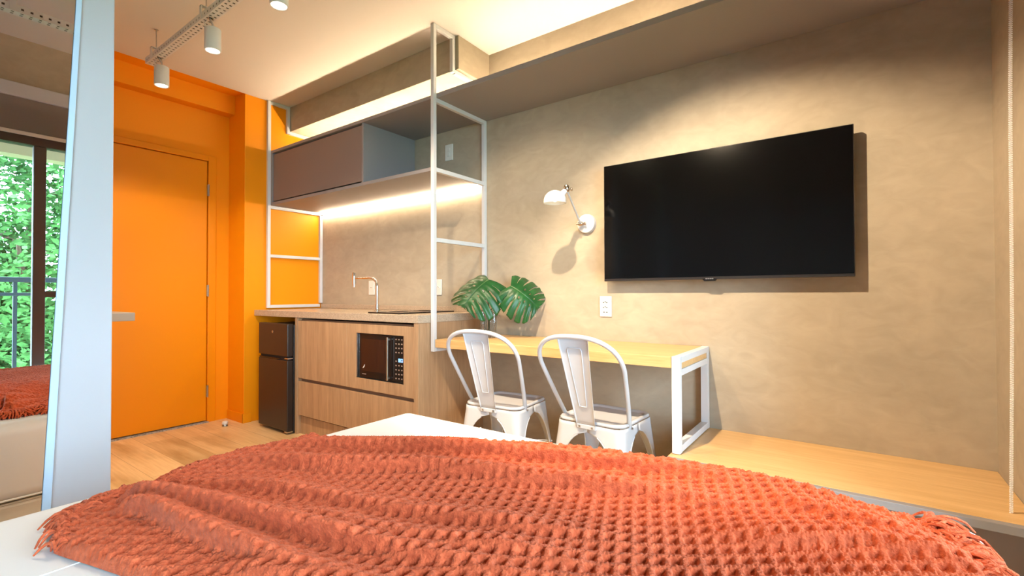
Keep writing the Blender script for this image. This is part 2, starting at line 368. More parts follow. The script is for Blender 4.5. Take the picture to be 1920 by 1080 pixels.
def tree(name, x, y, zc, rad, h, n, lab):
    t = thing(name, (x, y, -4.0), lab, 'tree', 'trees beyond the balcony')
    rng = random.Random(int(x*100+y*10))
    tb = B().tube([(x, y, -4.0), (x+0.1, y, zc-h*0.3), (x, y+0.15, zc+h*0.5)], [0.16, 0.11, 0.03], 10)
    for k in range(7):
        a = k*2.4; z0 = zc-h*0.5+k*h*0.13
        tb.tube([(x+0.05, y+0.05, z0), (x+math.cos(a)*rad*0.4, y+math.sin(a)*rad*0.4, z0+0.35), (x+math.cos(a)*rad*0.8, y+math.sin(a)*rad*0.8, z0+0.55)], [0.05, 0.03, 0.01], 6)
    build('trunk', tb, M['bark'], t, smooth=True)
    lb = B()
    cl = [(rng.gauss(0, 0.45), rng.gauss(0, 0.45), rng.uniform(-1, 1)) for _ in range(46)]
    for _ in range(n):
        c = cl[rng.randrange(len(cl))]
        p_ = Vector((x+c[0]*rad+rng.gauss(0, .16)*rad, y+c[1]*rad+rng.gauss(0, .16)*rad, zc+c[2]*h*0.55+rng.gauss(0, .10)*h))
        d = Vector((rng.gauss(0, 1), rng.gauss(0, 1), rng.gauss(0, 0.5)-0.2)).normalized(); u = d.orthogonal().normalized()
        u.rotate(Matrix.Rotation(rng.uniform(0, 6.28), 3, d)); L = rng.uniform(0.06, 0.12)
        lb.add([p_, p_+d*L*0.5+u*L*0.24, p_+d*L, p_+d*L*0.5-u*L*0.24], [(0, 1, 2, 3)])
    tag(build('foliage', lb, M['treeleaf'], t, fix=False), kind='stuff')
tree('leafy_tree', 8.4, -1.3, 1.0, 1.3, 4.0, 30000, 'leafy green tree nearest the balcony, seen through the window in the mirror')
tree('leafy_tree', 12.6, 3.0, 1.2, 1.5, 4.8, 14000, 'leafy green tree farther beyond the balcony, partly behind the nearest one')
tree('leafy_tree', 13.4, -3.6, 1.3, 1.7, 5.2, 18000, 'broad leafy tree beyond the balcony, towards the edge of the mirror')

# ------------------------------------------------------------------ beam and light shelf above the kitchen
struct('trim_7', B().box(0.0, 1.97, -0.308, 0.0, 2.43, H), M['concrete'], bevel=0.003)
ls = thing('light_shelf', (3.15, -0.24, 2.195), 'long grey wall shelf under the ceiling above the television, hiding a light strip', 'shelf')
build('shelf_board', B().box(1.945, XW-0.001, -0.478, -0.001, 2.195, 2.224), M['greybox'], ls, bevel=0.002)
build('light_strip', B().box(1.96, XW-0.03, -0.142, -0.130, 2.2245, 2.231), M['led'], ls)

# wall cabinet
wc = thing('wall_cabinet', (0.97, -0.24, 1.761), 'grey wall cabinet over the counter with one flap door and an open niche', 'cabinet')
cx0, cx1, cz0, cz1 = 0.018, 1.918, 1.766, 2.222
build('carcass', B().box(cx0, cx1, -0.478, -0.002, cz0, cz0+0.022).box(cx0, cx1, -0.478, -0.002, cz1-0.022, cz1).box(cx0, cx0+0.028, -0.478, -0.002, cz0+0.022, cz1-0.022).box(1.225, 1.243, -0.472, -0.002, cz0+0.022, cz1-0.022), M['greybox'], wc, bevel=0.001)
build('back_panel', B().box(cx0+0.028, 1.225, -0.012, -0.004, cz0+0.022, cz1-0.022), M['greybox'], wc)
build('door', B().box(cx0+0.034, 1.222, -0.470, -0.452, cz0+0.034, cz1-0.036), M['greydoor'], wc, bevel=0.001)
build('light_strip', B().box(cx0+0.03, 1.905, -0.142, -0.130, cz1+0.0005, cz1+0.007), M['led'], wc)
build('light_strip', B().box(0.03, 1.905, -0.030, -0.020, cz0-0.0125, cz0-0.0005), M['led2'], wc)

# white tubular frame around the kitchen
kf = thing('tube_frame', (0.97, -0.24, 0.695), 'white square tube frame rising from counter and desk to the ceiling around the wall cabinet', 'frame')
t = 0.0125
def tub(x0, y0, z0, x1, y1, z1):
    return B().box(min(x0, x1)-t, max(x0, x1)+t, min(y0, y1)-t, max(y0, y1)+t, min(z0, z1)-t, max(z0, z1)+t)
def fpart(nm, *a): return build(nm, tub(*a), M['frame'], kf, bevel=0.0015)
xa, xb, yf = 0.0+t+0.001, 1.934, -0.490
yfb = -0.0135
fpart('post', xa, yf, 0.925, xa, yf, H-t-0.001); fpart('post', xb, yf, 0.695, xb, yf, H-t-0.001)
fpart('post', xa, yfb, 0.96, xa, yfb, 1.752-t); fpart('post', xb, yfb, 0.93, xb, yfb, 2.185)
for x, zl in ((xa, 0.925), (xb, None)):
    fpart('crossbar', x, yf+2*t, H-t-0.001, x, -0.325, H-t-0.001)
    fpart('crossbar', x, -0.325, 2.42, x, -0.325, H-3*t-0.001)
    fpart('crossbar', x, -0.325+2*t, 2.416, x, yfb, 2.416)
    fpart('crossbar', x, yf+2*t, 1.752, x, yfb, 1.752) if x == xa else fpart('crossbar', x, yf+2*t, 1.766, x, yfb-2*t, 1.766)
    fpart('crossbar', x, yf+2*t, 1.346, x, yfb-2*t, 1.346)
fpart('crossbar', xb, yf+2*t, 2.183, xb, yfb-2*t, 2.183)
fpart('crossbar', xa, yf+2*t, 0.925, xa, yfb-2*t, 0.925)
fpart('crossbar', xb, yf+2*t, 0.695, xb, yfb, 0.695)

# ------------------------------------------------------------------ base kitchen
bc = thing('base_cabinet', (1.25, -0.3, 0), 'ribbed oak base cabinet with doors and drawers holding the microwave', 'cabinet')
yq = -0.587
build('side_panel', B().box(0.605, 0.630, yq-0.006, -0.003, 0, 0.853), M['cab'], bc, bevel=0.001)
build('side_panel', B().box(1.875, 1.912, yq-0.006, -0.003, 0, 0.853), M['cab'], bc, bevel=0.001)
build('carcass', B().box(0.632, 1.32, yq+0.03, -0.01, 0.13, 0.84).box(1.32, 1.79, yq+0.03, -0.01, 0.13, 0.478).box(1.32, 1.79, yq+0.03, -0.01, 0.778, 0.84).box(1.79, 1.873, yq+0.03, -0.01, 0.13, 0.84).box(1.32, 1.79, -0.12, -0.01, 0.478, 0.778), M['groove'], bc)
build('toe_kick', B().box(0.632, 1.873, yq+0.025, yq+0.045, 0.0, 0.128), M['cab'], bc)
dd = lambda x0, x1, z0, z1: B().box(x0, x1, yq, yq+0.019, z0, z1)
build('door', dd(0.634, 1.2215, 0.412, 0.832), M['cab'], bc, bevel=0.001)
build('microwave_panel', B().box(1.2245, 1.326, yq, yq+0.019, 0.412, 0.832).box(1.782, 1.872, yq, yq+0.019, 0.412, 0.832).box(1.326, 1.782, yq, yq+0.019, 0.412, 0.484).box(1.326, 1.782, yq, yq+0.019, 0.774, 0.832), M['cab'], bc)
build('drawer_front', dd(0.634, 1.2215, 0.142, 0.388), M['cab'], bc, bevel=0.001)
build('drawer_front', dd(1.2245, 1.872, 0.142, 0.388), M['cab'], bc, bevel=0.001)
build('niche_lining', B().box(1.328, 1.332, yq+0.002, -0.12, 0.486, 0.772).box(1.776, 1.780, yq+0.002, -0.12, 0.486, 0.772).box(1.328, 1.780, yq+0.002, -0.12, 0.480, 0.485).box(1.328, 1.780, yq+0.002, -0.12, 0.773, 0.777), M['steel'], bc)

ct = thing('countertop', (0.96, -0.3, 0.853), 'beige granite countertop with a low upstand, over the fridge and oak cabinet', 'countertop')
build('slab', B().box(0.001, 1.915, -0.597, -0.002, 0.8535, 0.90), M['stone'], ct, bevel=0.002)
build('upstand', B().box(0.0275, 1.915, -0.020, -0.002, 0.9005, 0.936), M['stone'], ct, bevel=0.002)
ck = thing('cooktop', (1.53, -0.3, 0.90), 'thin black glass cooktop set in the granite counter', 'cooktop')
build('glass_plate', B().box(1.39, 1.70, -0.545, -0.06, 0.9005, 0.908), M['black'], ck, bevel=0.001)
for y in (-0.42, -0.19):
    build('burner_ring', B().lathe([(0.075, 0), (0.078, 0.0004), (0.081, 0)], (1.545, y, 0.9083), n=40), M['key'], ck)

# faucet
fc = thing('kitchen_faucet', (1.12, -0.27, 0.90), 'chrome kitchen faucet with a bent neck standing on the counter', 'faucet')
fx, fy = 1.035, -0.185
sp = Vector((-0.42, -0.9, 0)).normalized()
fx, fy = 1.13, -0.265
tip = Vector((0.905, -0.30, 1.145))
d_ = Vector((tip.x-fx, tip.y-fy, 0)); Ln = d_.length; d_.normalize()
arc = [Vector((fx, fy, 0.915)), Vector((fx, fy, 1.08))]
for k in range(1, 9):
    a = k*PI/16; arc.append(Vector((fx, fy, 1.08))+d_*0.062*(1-math.cos(a))+Vector((0, 0, 0.062*math.sin(a))))
arc.append(Vector((fx, fy, 1.142))+d_*Ln)
build('neck', B().tube(arc, [0.0105, 0.0105]+[0.0100]*8+[0.0045], 16), M['chrome'], fc, smooth=True)
build('base', B().lathe([(0.022, 0.0008), (0.022, 0.010), (0.014, 0.016), (0.013, 0.05), (0, 0.05)], (fx, fy, 0.90)), M['chrome'], fc, smooth=True)
tp = Vector((fx, fy, 1.142))+d_*Ln
build('spray_head', B().lathe([(0.0, -0.062), (0.009, -0.062), (0.010, -0.045), (0.0135, -0.043), (0.0145, 0.0), (0.0145, 0.040), (0.012, 0.046), (0, 0.046)], tp, n=20), M['chrome'], fc, smooth=True)

# fridge
fr = thing('mini_fridge', (0.4, -0.35, 0), 'black two door mini fridge under the counter beside the orange column', 'fridge')
build('body', B().box(0.185, 0.600, -0.600, -0.06, 0.012, 0.800), M['fridge'], fr, bevel=0.004)
u = build('freezer_door', B().box(0.183, 0.602, -0.650, -0.604, 0.567, 0.808), M['fridge'], fr, bevel=0.006)
l = build('fridge_door', B().box(0.183, 0.602, -0.650, -0.604, 0.022, 0.540), M['fridge'], fr, bevel=0.006)
build('handle_recess', B().box(0.20, 0.585, -0.640, -0.610, 0.541, 0.566), M['blackmatte'], fr)
build('handle_lip', B().prism([(0.20, 0.541), (0.47, 0.541), (0.50, 0.548), (0.50, 0.552), (0.20, 0.552)], 'y', -0.651, -0.646), M['black'], l)
build('hinge', B().box(0.56, 0.601, -0.648, -0.606, 0.549, 0.558), M['steel'], fr)
build('hinge', B().box(0.56, 0.601, -0.648, -0.606, 0.012, 0.021), M['steel'], fr)
build('badge', B().lathe([(0.010, 0), (0.010, 0.002), (0.0075, 0.003), (0, 0.003)], (0.395, -0.650, 0.744), ax=(0, -1, 0), n=20), M['steel'], u)
for x in (0.21, 0.575):
    for y in (-0.57, -0.09):
        build('foot', B().cyl((x, y, 0), (x, y, 0.013), 0.014, 12), M['blackmatte'], fr)

# microwave in the niche
mw = thing('microwave', (1.555, -0.36, 0.486), 'black built-in microwave with blue display inside the oak cabinet', 'microwave')
ym = -0.575
build('body', B().box(1.334, 1.774, ym+0.03, -0.20, 0.4865, 0.768), M['blackmatte'], mw)
md_ = build('door', B().box(1.334, 1.655, ym, ym+0.029, 0.4875, 0.769), M['black'], mw, bevel=0.003)
build('window', B().box(1.365, 1.618, ym-0.002, ym+0.001, 0.532, 0.738), M['mwwin'], md_, bevel=0.001)
build('handle', B().box(1.640, 1.652, ym-0.028, ym-0.018, 0.497, 0.760).box(1.642, 1.650, ym-0.018, ym, 0.505, 0.517).box(1.642, 1.650, ym-0.018, ym, 0.740, 0.752), M['steel'], md_, bevel=0.003)
lf = B().prism([(1.376, 0.548), (1.382, 0.550), (1.392, 0.562), (1.402, 0.574), (1.399, 0.560), (1.391, 0.551)], 'y', ym-0.0035, ym-0.0022)
build('sticker', lf, M['plastic'], md_)
build('maker_mark', B().box(1.372, 1.40, ym-0.001, ym+0.001, 0.509, 0.513).box(1.402, 1.412, ym-0.001, ym+0.001, 0.509, 0.513), M['key'], md_)
cp = build('control_panel', B().box(1.657, 1.774, ym, ym+0.029, 0.4875, 0.769), M['black'], mw, bevel=0.003)
build('display', B().box(1.729, 1.737, ym-0.002, ym-0.0005, 0.612, 0.634).box(1.722, 1.726, ym-0.002, ym-0.0005, 0.612, 0.634).box(1.742, 1.747, ym-0.002, ym-0.0005, 0.612, 0.634).box(1.747, 1.758, ym-0.002, ym-0.0005, 0.630, 0.634).box(1.747, 1.758, ym-0.002, ym-0.0005, 0.612, 0.616).box(1.758, 1.761, ym-0.002, ym-0.0005, 0.612, 0.634), M['display'], cp)
for r_ in range(10):
    if r_ in (4,): continue
    for c_ in range(3):
        z = 0.748-r_*0.0262; x = 1.700+c_*0.026
        build('key', B().box(x-0.005, x+0.005, ym-0.001, ym+0.001, z-0.0035, z+0.0035), M['key'], cp)

# ------------------------------------------------------------------ desk
dk = thing('wall_desk', (2.6, -0.25, 0.352), 'long light oak desk fixed along the wall with a white metal end frame', 'desk')
build('desktop', B().box(1.952, 3.334, -0.497, -0.003, 0.708, 0.756), M['desk'], dk, bevel=0.002)
ex = 3.352
s_ = 0.0165
def eb(y0, y1, z0, z1): return B().box(ex-s_, ex+s_, y0, y1, z0, z1)
build('end_post', eb(-0.500, -0.467, 0.354, 0.758), M['frame'], dk, bevel=0.0015)
build('end_post', eb(-0.036, -0.003, 0.354, 0.758), M['frame'], dk, bevel=0.0015)
for z in (0.356, 0.676, 0.730):
    build('end_rail', eb(-0.4665, -0.0365, z, z+(0.027 if z > 0.6 else 0.03)), M['frame'], dk, bevel=0.0015)
build('end_grain_panel', B().box(ex-0.012, ex+0.012, -0.4665, -0.0365, 0.7035, 0.7295), M['desk'], dk)

# bench
bn = thing('wall_bench', (3.86, -0.27, 0), 'low oak topped bench with grey front under the television', 'bench')
build('bench_top', B().box(3.328, XW-0.001, -0.533, -0.001, 0.322, 0.352), M['desk'], bn, bevel=0.002)
build('front_panel', B().box(3.328, XW-0.001, -0.560, -0.534, 0.325, 0.3515), M['greybox'], bn, bevel=0.002)
build('plinth', B().box(3.335, XW-0.001, -0.47, -0.002, 0, 0.321), M['greydoor'], bn)

# television
tv = thing('television', (3.41, -0.05, 1.09), 'large black flat television mounted on the concrete wall', 'television')
a0, a1, b0, b1 = 2.838, 3.965, 1.090, 1.728
yt = -0.078
build('casing', B().box(a0, a1, yt+0.002, yt+0.028, b0, b1), M['bezel'], tv, bevel=0.003)
build('rear_housing', B().box(a0+0.18, a1-0.18, yt+0.028, yt+0.052, b0+0.05, b1-0.16), M['blackmatte'], tv, bevel=0.006)
build('wall_bracket', B().box(3.25, 3.55, yt+0.052, -0.001, b0+0.15, b1-0.2), M['blackmatte'], tv)
build('screen', B().box(a0+0.004, a1-0.004, yt, yt+0.0025, b0+0.014, b1-0.004), M['screen'], tv)
build('receiver_bump', B().prism([(3.355, b0+0.004), (3.365, b0-0.008), (3.415, b0-0.008), (3.425, b0+0.004)], 'y', yt+0.002, yt+0.02), M['black'], tv)
build('maker_mark', B().box(3.372, 3.380, yt-0.0008, yt+0.003, b0+0.001, b0+0.006).box(3.382, 3.390, yt-0.0008, yt+0.003, b0+0.001, b0+0.006).box(3.392, 3.400, yt-0.0008, yt+0.003, b0+0.001, b0+0.006).box(3.402, 3.408, yt-0.0008, yt+0.003, b0+0.001, b0+0.006), M['steel'], tv)

# ------------------------------------------------------------------ outlets and switches
def socket_face(b, x, z):            # rounded hexagonal socket with three pins
    b.prism([(x-0.019, z), (x-0.010, z+0.011), (x+0.010, z+0.011), (x+0.019, z), (x+0.010, z-0.011), (x-0.010, z-0.011)], 'y', -0.0125, -0.0085)
def outlet(x, z, kind, lab, w2=0.036, h2=0.058, y=0.0):
    o = thing('wall_outlet', (x, y, z-h2), lab, 'outlet', 'wall outlets and switch plates')
    pb = B(); pb.box(x-w2, x+w2, y-0.009, y-0.0005, z-h2, z+h2)
    pm = M['plastic']
    build('cover_plate', pb, pm, o, bevel=0.003)
    n_ = {'double': [z+0.022, z-0.006], 'blank': [z+0.017, z-0.017], 'single': [z], 'switch': [z]}[kind]
    for zz in n_:
        b = B()
        if kind == 'blank': b.box(x-0.012, x+0.012, y-0.0135, y-0.0088, zz-0.012, zz+0.012)
        else:
            for v in [1]: b.prism([(x-0.019, zz), (x-0.011, zz+0.010), (x+0.011, zz+0.010), (x+0.019, zz), (x+0.011, zz-0.010), (x-0.011, zz-0.010)], 'y', y-0.0115, y-0.0088)
        s = build('socket' if kind != 'blank' else 'rocker', b, pm, o, bevel=0.001)
        if kind != 'blank':
            hb = B()
            for dx, dz in ((-0.010, 0), (0, 0.004), (0.010, 0)): hb.cyl((x+dx, y-0.0122, zz+dz), (x+dx, y-0.0112, zz+dz), 0.0034 if kind == 'double' else 0.0026, 10)
            build('pin_holes', hb, M['socketdark'], s)
    if kind == 'double':
        build('data_port', B().box(x-0.012, x-0.004, y-0.0105, y-0.0088, z-0.035, z-0.030).box(x+0.004, x+0.014, y-0.0105, y-0.0088, z-0.035, z-0.031), M['socketdark'], o)
    return o
outlet(2.813, 0.950, 'double', 'white double outlet plate on the concrete wall below the television')
outlet(0.733, 1.077, 'single', 'small outlet plate on the backsplash behind the faucet')
outlet(1.492, 1.073, 'single', 'outlet plate on the backsplash right beside the white frame post')
outlet(1.603, 2.042, 'blank', 'white switch plate inside the open niche of the wall cabinet', y=0.0)
outlet(2.932, 0.246, 'single', 'low outlet plate on the wall under the desk behind the right chair')

# ------------------------------------------------------------------ wall lamp
wl = thing('wall_lamp', (2.70, 0, 1.43), 'white jointed wall lamp with round dome shade, lit', 'wall lamp')
bx, bz = 2.700, 1.430
build('wall_plate', B().lathe([(0.0, 0.030), (0.046, 0.030), (0.054, 0.024), (0.056, 0.0), (0.056, 0.0005)][::-1], (bx, -0.0005, bz), ax=(0, -1, 0), n=40), M['frame'], wl, smooth=True)
J1 = Vector((bx-0.015, -0.060, bz-0.005)); J2 = Vector((2.742, -0.325, 1.567)); SC = Vector((2.705, -0.382, 1.512))
build('arm', B().tube([J1, J2], 0.0055, 12), M['frame'], wl, smooth=True)
jbs = []
for J in (J1, J2):
    jb = B(); jbs.append(jb)
    jb.lathe([(0, -0.016), (0.011, -0.012), (0.013, 0), (0.011, 0.012), (0, 0.016)], J, ax=(1, 0.3, 0), n=16)
    jb.cyl(J+Vector((-0.024, -0.006, 0)), J+Vector((0.024, 0.006, 0)), 0.0045, 10)
    jb.lathe([(0, -0.004), (0.009, -0.004), (0.009, 0.004), (0, 0.004)], J+Vector((0.026, 0.006, 0)), ax=(1, 0.2, 0), n=12)
jbs[0].cyl(Vector((bx-0.012, -0.030, bz-0.003)), J1, 0.009, 12)
jb.lathe([(0, -0.022), (0.012, -0.016), (0.014, 0.0), (0.012, 0.012), (0, 0.018)], J2+Vector((0.0, 0, 0.012)), ax=(0, 0, 1), n=14)
for jb in jbs: build('joint', jb, M['brass'], wl, smooth=True)
HD = Vector((-0.045, -0.02, -0.0)); HD = Vector((SC.x-J2.x, SC.y-J2.y, 0)).normalized()
build('socket_neck', B().tube([J2+HD*0.008+Vector((0, 0, -0.005)), SC-HD*0.030+Vector((0, 0, 0.018))], [0.013, 0.019], 18), M['frame'], wl, smooth=True)
prof = []
for k in range(0, 13):
    a = k/12*PI/2; prof.append((0.058*math.sin(a), 0.055*math.cos(a)))
prof += [(0.058, -0.012)]
prof_in = [(r_*0.955, h_*0.955) for r_, h_ in prof[::-1]]
build('lamp_shade', B().lathe(prof+prof_in, SC+Vector((0, 0, -0.008)), n=44, cap=False), M['frame'], wl, smooth=True)
build('bulb', B().lathe([(0, -0.022), (0.016, -0.014), (0.021, 0.0), (0.016, 0.014), (0, 0.02)], SC+Vector((0, 0, 0.008)), n=18), M['bulb'], wl, smooth=True)

# ------------------------------------------------------------------ monstera in ribbed glass vase
vx, vy = 2.145, -0.235
vs_ = thing('glass_vase', (vx, vy, 0.756), 'clear ribbed glass vase with small side handles on the desk', 'vase')
rib = lambda a, h: 1+0.09*math.cos(17*a)
pr = [(0.0, 0.001), (0.036, 0.001), (0.040, 0.006), (0.043, 0.03), (0.046, 0.08), (0.047, 0.125), (0.044, 0.15), (0.046, 0.168), (0.042, 0.168), (0.041, 0.15), (0.043, 0.12), (0.042, 0.08), (0.039, 0.03), (0.036, 0.012), (0.0, 0.010)]
build('vessel', B().lathe(pr, (vx, vy, 0.756), n=120, mod=rib), M['glass'], vs_, smooth=True)
Rg = Vector((0.811, 0.584, 0))
for sgn in (-1, 1):
    hb = B()
    for dz in (0.145, 0.133):
        for k in range(3):
            hb.lathe([(0, -0.006), (0.0045, -0.003), (0.006, 0), (0.0045, 0.003), (0, 0.006)], Vector((vx, vy, 0.756+dz))+Rg*sgn*(0.049+0.008*k)+Vector((0, 0, -0.003*k*k)), n=10)
    build('handle', hb, M['glass'], vs_, smooth=True)

mp_ = thing('monstera_stems', (vx, vy, 0.77), 'two glossy green monstera leaves standing in the glass vase', 'plant')
def leaf(base, axis, normal, L, W, droop, seed):
    axis = Vector(axis).normalized(); normal = Vector(normal); normal = (normal-axis*normal.dot(axis)).normalized(); side = axis.cross(normal)
    NS, NT = 110, 22; rng = random.Random(seed)
    idx = {}; vs_l = []; fs = []
    def P(s, t, sg):
        wd = W*(math.sin(PI*min(1, s*0.86+0.14))**0.62)*(1.0 if s < 0.999 else 0.02)
        if s > 0.8: wd *= 1-((s-0.8)/0.2)**2*0.35
        sw = -0.55*(1-s)**3.2+0.42*s
        x = L*s+wd*t*sw - (1-s)**6*0.0
        y = sg*wd*t
        r2 = (x*x*0.8+y*y*1.5)
        z = -droop*r2/L+0.10*abs(y)*0.4*math.sin(s*PI)-0.004*math.cos(s*7*2*PI)*t
        return Vector(base)+axis*x+side*y+normal*z
    for sg in (-1, 1):
        ids = [[None]*(NT+1) for _ in range(NS+1)]
        for i in range(NS+1):
            for j in range(NT+1):
                ids[i][j] = len(vs_l); vs_l.append(P(i/NS, j/NT, sg))
        NSL = 6
        for i in range(NS):
            s = (i+0.5)/NS
            ph = (s*NSL+0.15) % 1; k = int(s*NSL+0.15)
            for j in range(NT):
                tt = (j+0.5)/NT
                t0 = 0.40+0.10*math.sin(k*2.1+sg+seed)
                gap = 0.07+0.13*(tt-t0)
                if 0 < k < NSL and abs(ph-0.0 if ph < 0.5 else ph-1) < gap and tt > t0: continue
                if 1 < k < NSL-1 and abs(ph-0.5) < 0.09 and 0.16 < tt < 0.27: continue
                a, b, c, d = ids[i][j], ids[i+1][j], ids[i+1][j+1], ids[i][j+1]
                fs.append((a, b, c, d) if sg > 0 else (a, d, c, b))
    return B().add(vs_l, fs), P
cdir = Vector((0.584, -0.811, 0))
Zv = Vector((0, 0, 1))
L1b = Vector((2.155, -0.245, 1.110)); L2b = Vector((2.285, -0.195, 1.070))
for (bs, ax, nm, L, W, dr_, sd) in ((L1b, -Rg*0.62-Zv*0.42+cdir*0.55, Zv*0.75+cdir*0.75-Rg*0.1, 0.215, 0.170, 0.50, 3), (L2b, Rg*0.72-Zv*0.40+cdir*0.25, Zv*0.62+cdir*0.85, 0.20, 0.150, 0.45, 5)):
    lb, P = leaf(bs, ax, nm, L, W, dr_, sd)
    lo = build('leaf', lb, M['leaf'], mp_, smooth=True, fix=False)
    md = lo.modifiers.new('th', 'SOLIDIFY'); md.thickness = 0.0012
    build('midrib', B().tube([P(s/10, 0, 1) for s in range(0, 10)], [0.003-0.00022*s for s in range(10)], 6), M['stem'], lo, smooth=True)
    foot = Vector((vx+(0.01 if sd == 3 else -0.008), vy, 0.772))
    build('stalk', B().tube([foot, Vector((vx+(bs.x-vx)*0.1, vy, 0.92)), foot*0.2+bs*0.8+Vector((0, 0, 0.03)), bs], 0.0032, 8), M['stem'], mp_, smooth=True)

# ------------------------------------------------------------------ metal cafe chairs
def make_chair(loc, rz, label):
    c = thing('metal_chair', (0, 0, 0), label, 'chair', 'white metal chairs at the desk')
    SH = 0.45; top, bot = 0.1665, 0.212; hb = 0.408            # half width at the seat and at the floor
    # seat: pressed pan with rounded corners and a handle slot
    def rrect(h, r, n=6):
        out = []
        for cx, cy, a0_ in ((h-r, h-r, 0), (-h+r, h-r, PI/2), (-h+r, -h+r, PI), (h-r, -h+r, 1.5*PI)):
            for k in range(n+1): out.append((cx+r*math.cos(a0_+k*PI/2/n), cy+r*math.sin(a0_+k*PI/2/n)))
        return out
    YM = lambda b: B().add([(x, y, z) for x, y, z in b.v], b.f)
    rings = [(0.168, 0.052, SH-0.014), (0.168, 0.052, SH-0.007), (0.164, 0.052, SH-0.001), (0.156, 0.050, SH), (0.148, 0.046, SH-0.003), (0.142, 0.042, SH-0.009), (0.06, 0.02, SH-0.010)]
    vs_c = []; fs = []; n_ = 28
    for h, r_, z in rings: vs_c += [(x, y, z) for x, y in rrect(h, r_)]
    for i in range(len(rings)-1):
        for k in range(n_): fs.append((i*n_+k, i*n_+(k+1) % n_, (i+1)*n_+(k+1) % n_, (i+1)*n_+k))
    fs.append(tuple((len(rings)-1)*n_+k for k in range(n_)))
    so = build('seat', YM(B().add(vs_c, fs)), M['chair'], c, smooth=True)
    m_ = so.modifiers.new('t', 'SOLIDIFY'); m_.thickness = 0.002
    # legs: each a folded sheet flaring from the apron, arches between
    def hw(z): return top+(bot-top)*(1-z/SH)**1.15
    for sx in (-1, 1):
        for sy in (-1, 1):
            NZ = 26; rows = []
            for i in range(NZ+1):
                z = 0.004+(SH-0.022)*i/NZ; h = hw(z)
                arch = 0.398
                if z < arch: gap = (h-0.032-0.016*(z/arch))*math.sqrt(max(0, 1-(z/arch)**4.6))
                else: gap = 0.0
                gap = min(gap, h-r_-0.004)
                r_ = 0.020+0.024*z/SH
                row = []
                for k in range(6): row.append((gap+(h-r_-gap)*k/6, h))
                for k in range(7):
                    a = PI/2-k*PI/12; row.append((h-r_+r_*math.cos(a), h-r_+r_*math.sin(a)))
                for k in range(1, 7): row.append((h, (h-r_)-(h-r_-gap)*k/6))
                rows.append([(sx*x, sy*y, z) for x, y in row])
            nc = len(rows[0]); vs_c = [q for r_ in rows for q in r_]
            fs = [(i*nc+k, i*nc+k+1, (i+1)*nc+k+1, (i+1)*nc+k) for i in range(NZ) for k in range(nc-1)]
            lo = build('leg', YM(B().add(vs_c, fs)), M['chair'], c, smooth=True)
            m_ = lo.modifiers.new('t', 'SOLIDIFY'); m_.thickness = 0.0022; m_.offset = 0
            rim = B()
            for e in (0, nc-1): rim.tube([rows[i][e] for i in range(0, NZ-2)], 0.0038, 6)
            build('rolled_edge', YM(rim), M['chair'], lo, smooth=True)
            build('foot_cap', YM(B().box(sx*bot-0.022 if sx > 0 else sx*bot-0.004, sx*bot+0.004 if sx > 0 else sx*bot+0.022, sy*bot-0.022 if sy > 0 else sy*bot-0.004, sy*bot+0.004 if sy > 0 else sy*bot+0.022, 0, 0.006)), M['blackmatte'], lo)
    # cross brace under the seat
    build('cross_brace', YM(B().tube([(-0.185, -0.185, 0.20), (0, 0, 0.235), (0.185, 0.185, 0.20)], 0.005, 8).tube([(-0.185, 0.185, 0.20), (0, 0, 0.243), (0.185, -0.185, 0.20)], 0.005, 8)), M['chair'], c, smooth=True)
    # back hoop
    lean = 0.225; HT = 0.838; w0, w1 = 0.158, 0.209
    yb = lambda z: -0.075-lean*((z-0.42)/(HT-0.42))
    ys = lambda z: -0.180-0.117*((z-0.43)/(HT-0.43))
    pts_h = []
    for k in range(9):
        z = 0.418+(0.70-0.418)*k/8; pts_h.append((w0+(w1-w0)*(k/8)**0.8, z))
    for k in range(1, 17):
        a = k/16*PI/2; ex_ = 2.0/2.5
        pts_h.append((w1*math.cos(a)**ex_, 0.70+(HT-0.70)*math.sin(a)**ex_))
    full = [(-x, yb(z), z) for x, z in pts_h]+[(x, yb(z), z) for x, z in pts_h[::-1]][1:]
    build('back_hoop', B().tube(full, 0.0105, 14), M['chair'], c, smooth=True)
    # splat with pressed rim and raised panel
    NZ = 20; vs_c = []
    cols = [-1, -0.97, -0.9, 0.9, 0.97, 1]
    for i in range(NZ+1):
        f = i/NZ; z = 0.432+(HT-0.004-0.432)*f; wd = 0.046+0.030*f
        for k, cx in enumerate(cols):
            off = 0.006 if k in (0, 5) else (0.003 if k in (1, 4) else 0)
            y = ys(z)+0.002-off
            vs_c.append((cx*wd, y, z))
    fs = [(i*6+k, i*6+k+1, (i+1)*6+k+1, (i+1)*6+k) for i in range(NZ) for k in range(5)]
    sp_ = build('back_splat', B().add(vs_c, fs), M['chair'], c, smooth=True)
    m_ = sp_.modifiers.new('t', 'SOLIDIFY'); m_.thickness = 0.002
    em = []
    for f, q in ((0.22, -0.35), (0.22, 0.35), (0.85, 0.50), (0.88, 0.42), (0.88, -0.42), (0.85, -0.50)):
        z = 0.432+(HT-0.436)*f; em.append((q*(0.046+0.030*f), ys(z)+0.000, z))
    build('pressed_panel', B().tube(em, 0.0022, 6, closed=True), M['chair'], sp_, smooth=True)
    bb = B().box(-0.047, 0.047, -0.182, -0.168, 0.414, 0.434)
    build('splat_foot', bb, M['chair'], sp_, bevel=0.003)
    for x in (-0.032, 0.032):
        build('bolt', B().lathe([(0, -0.186), (0.005, -0.184), (0.006, -0.179), (0, -0.178)][::1], (x, 0, 0.424), ax=(0, 1, 0), n=12), M['steel'], c, smooth=True)
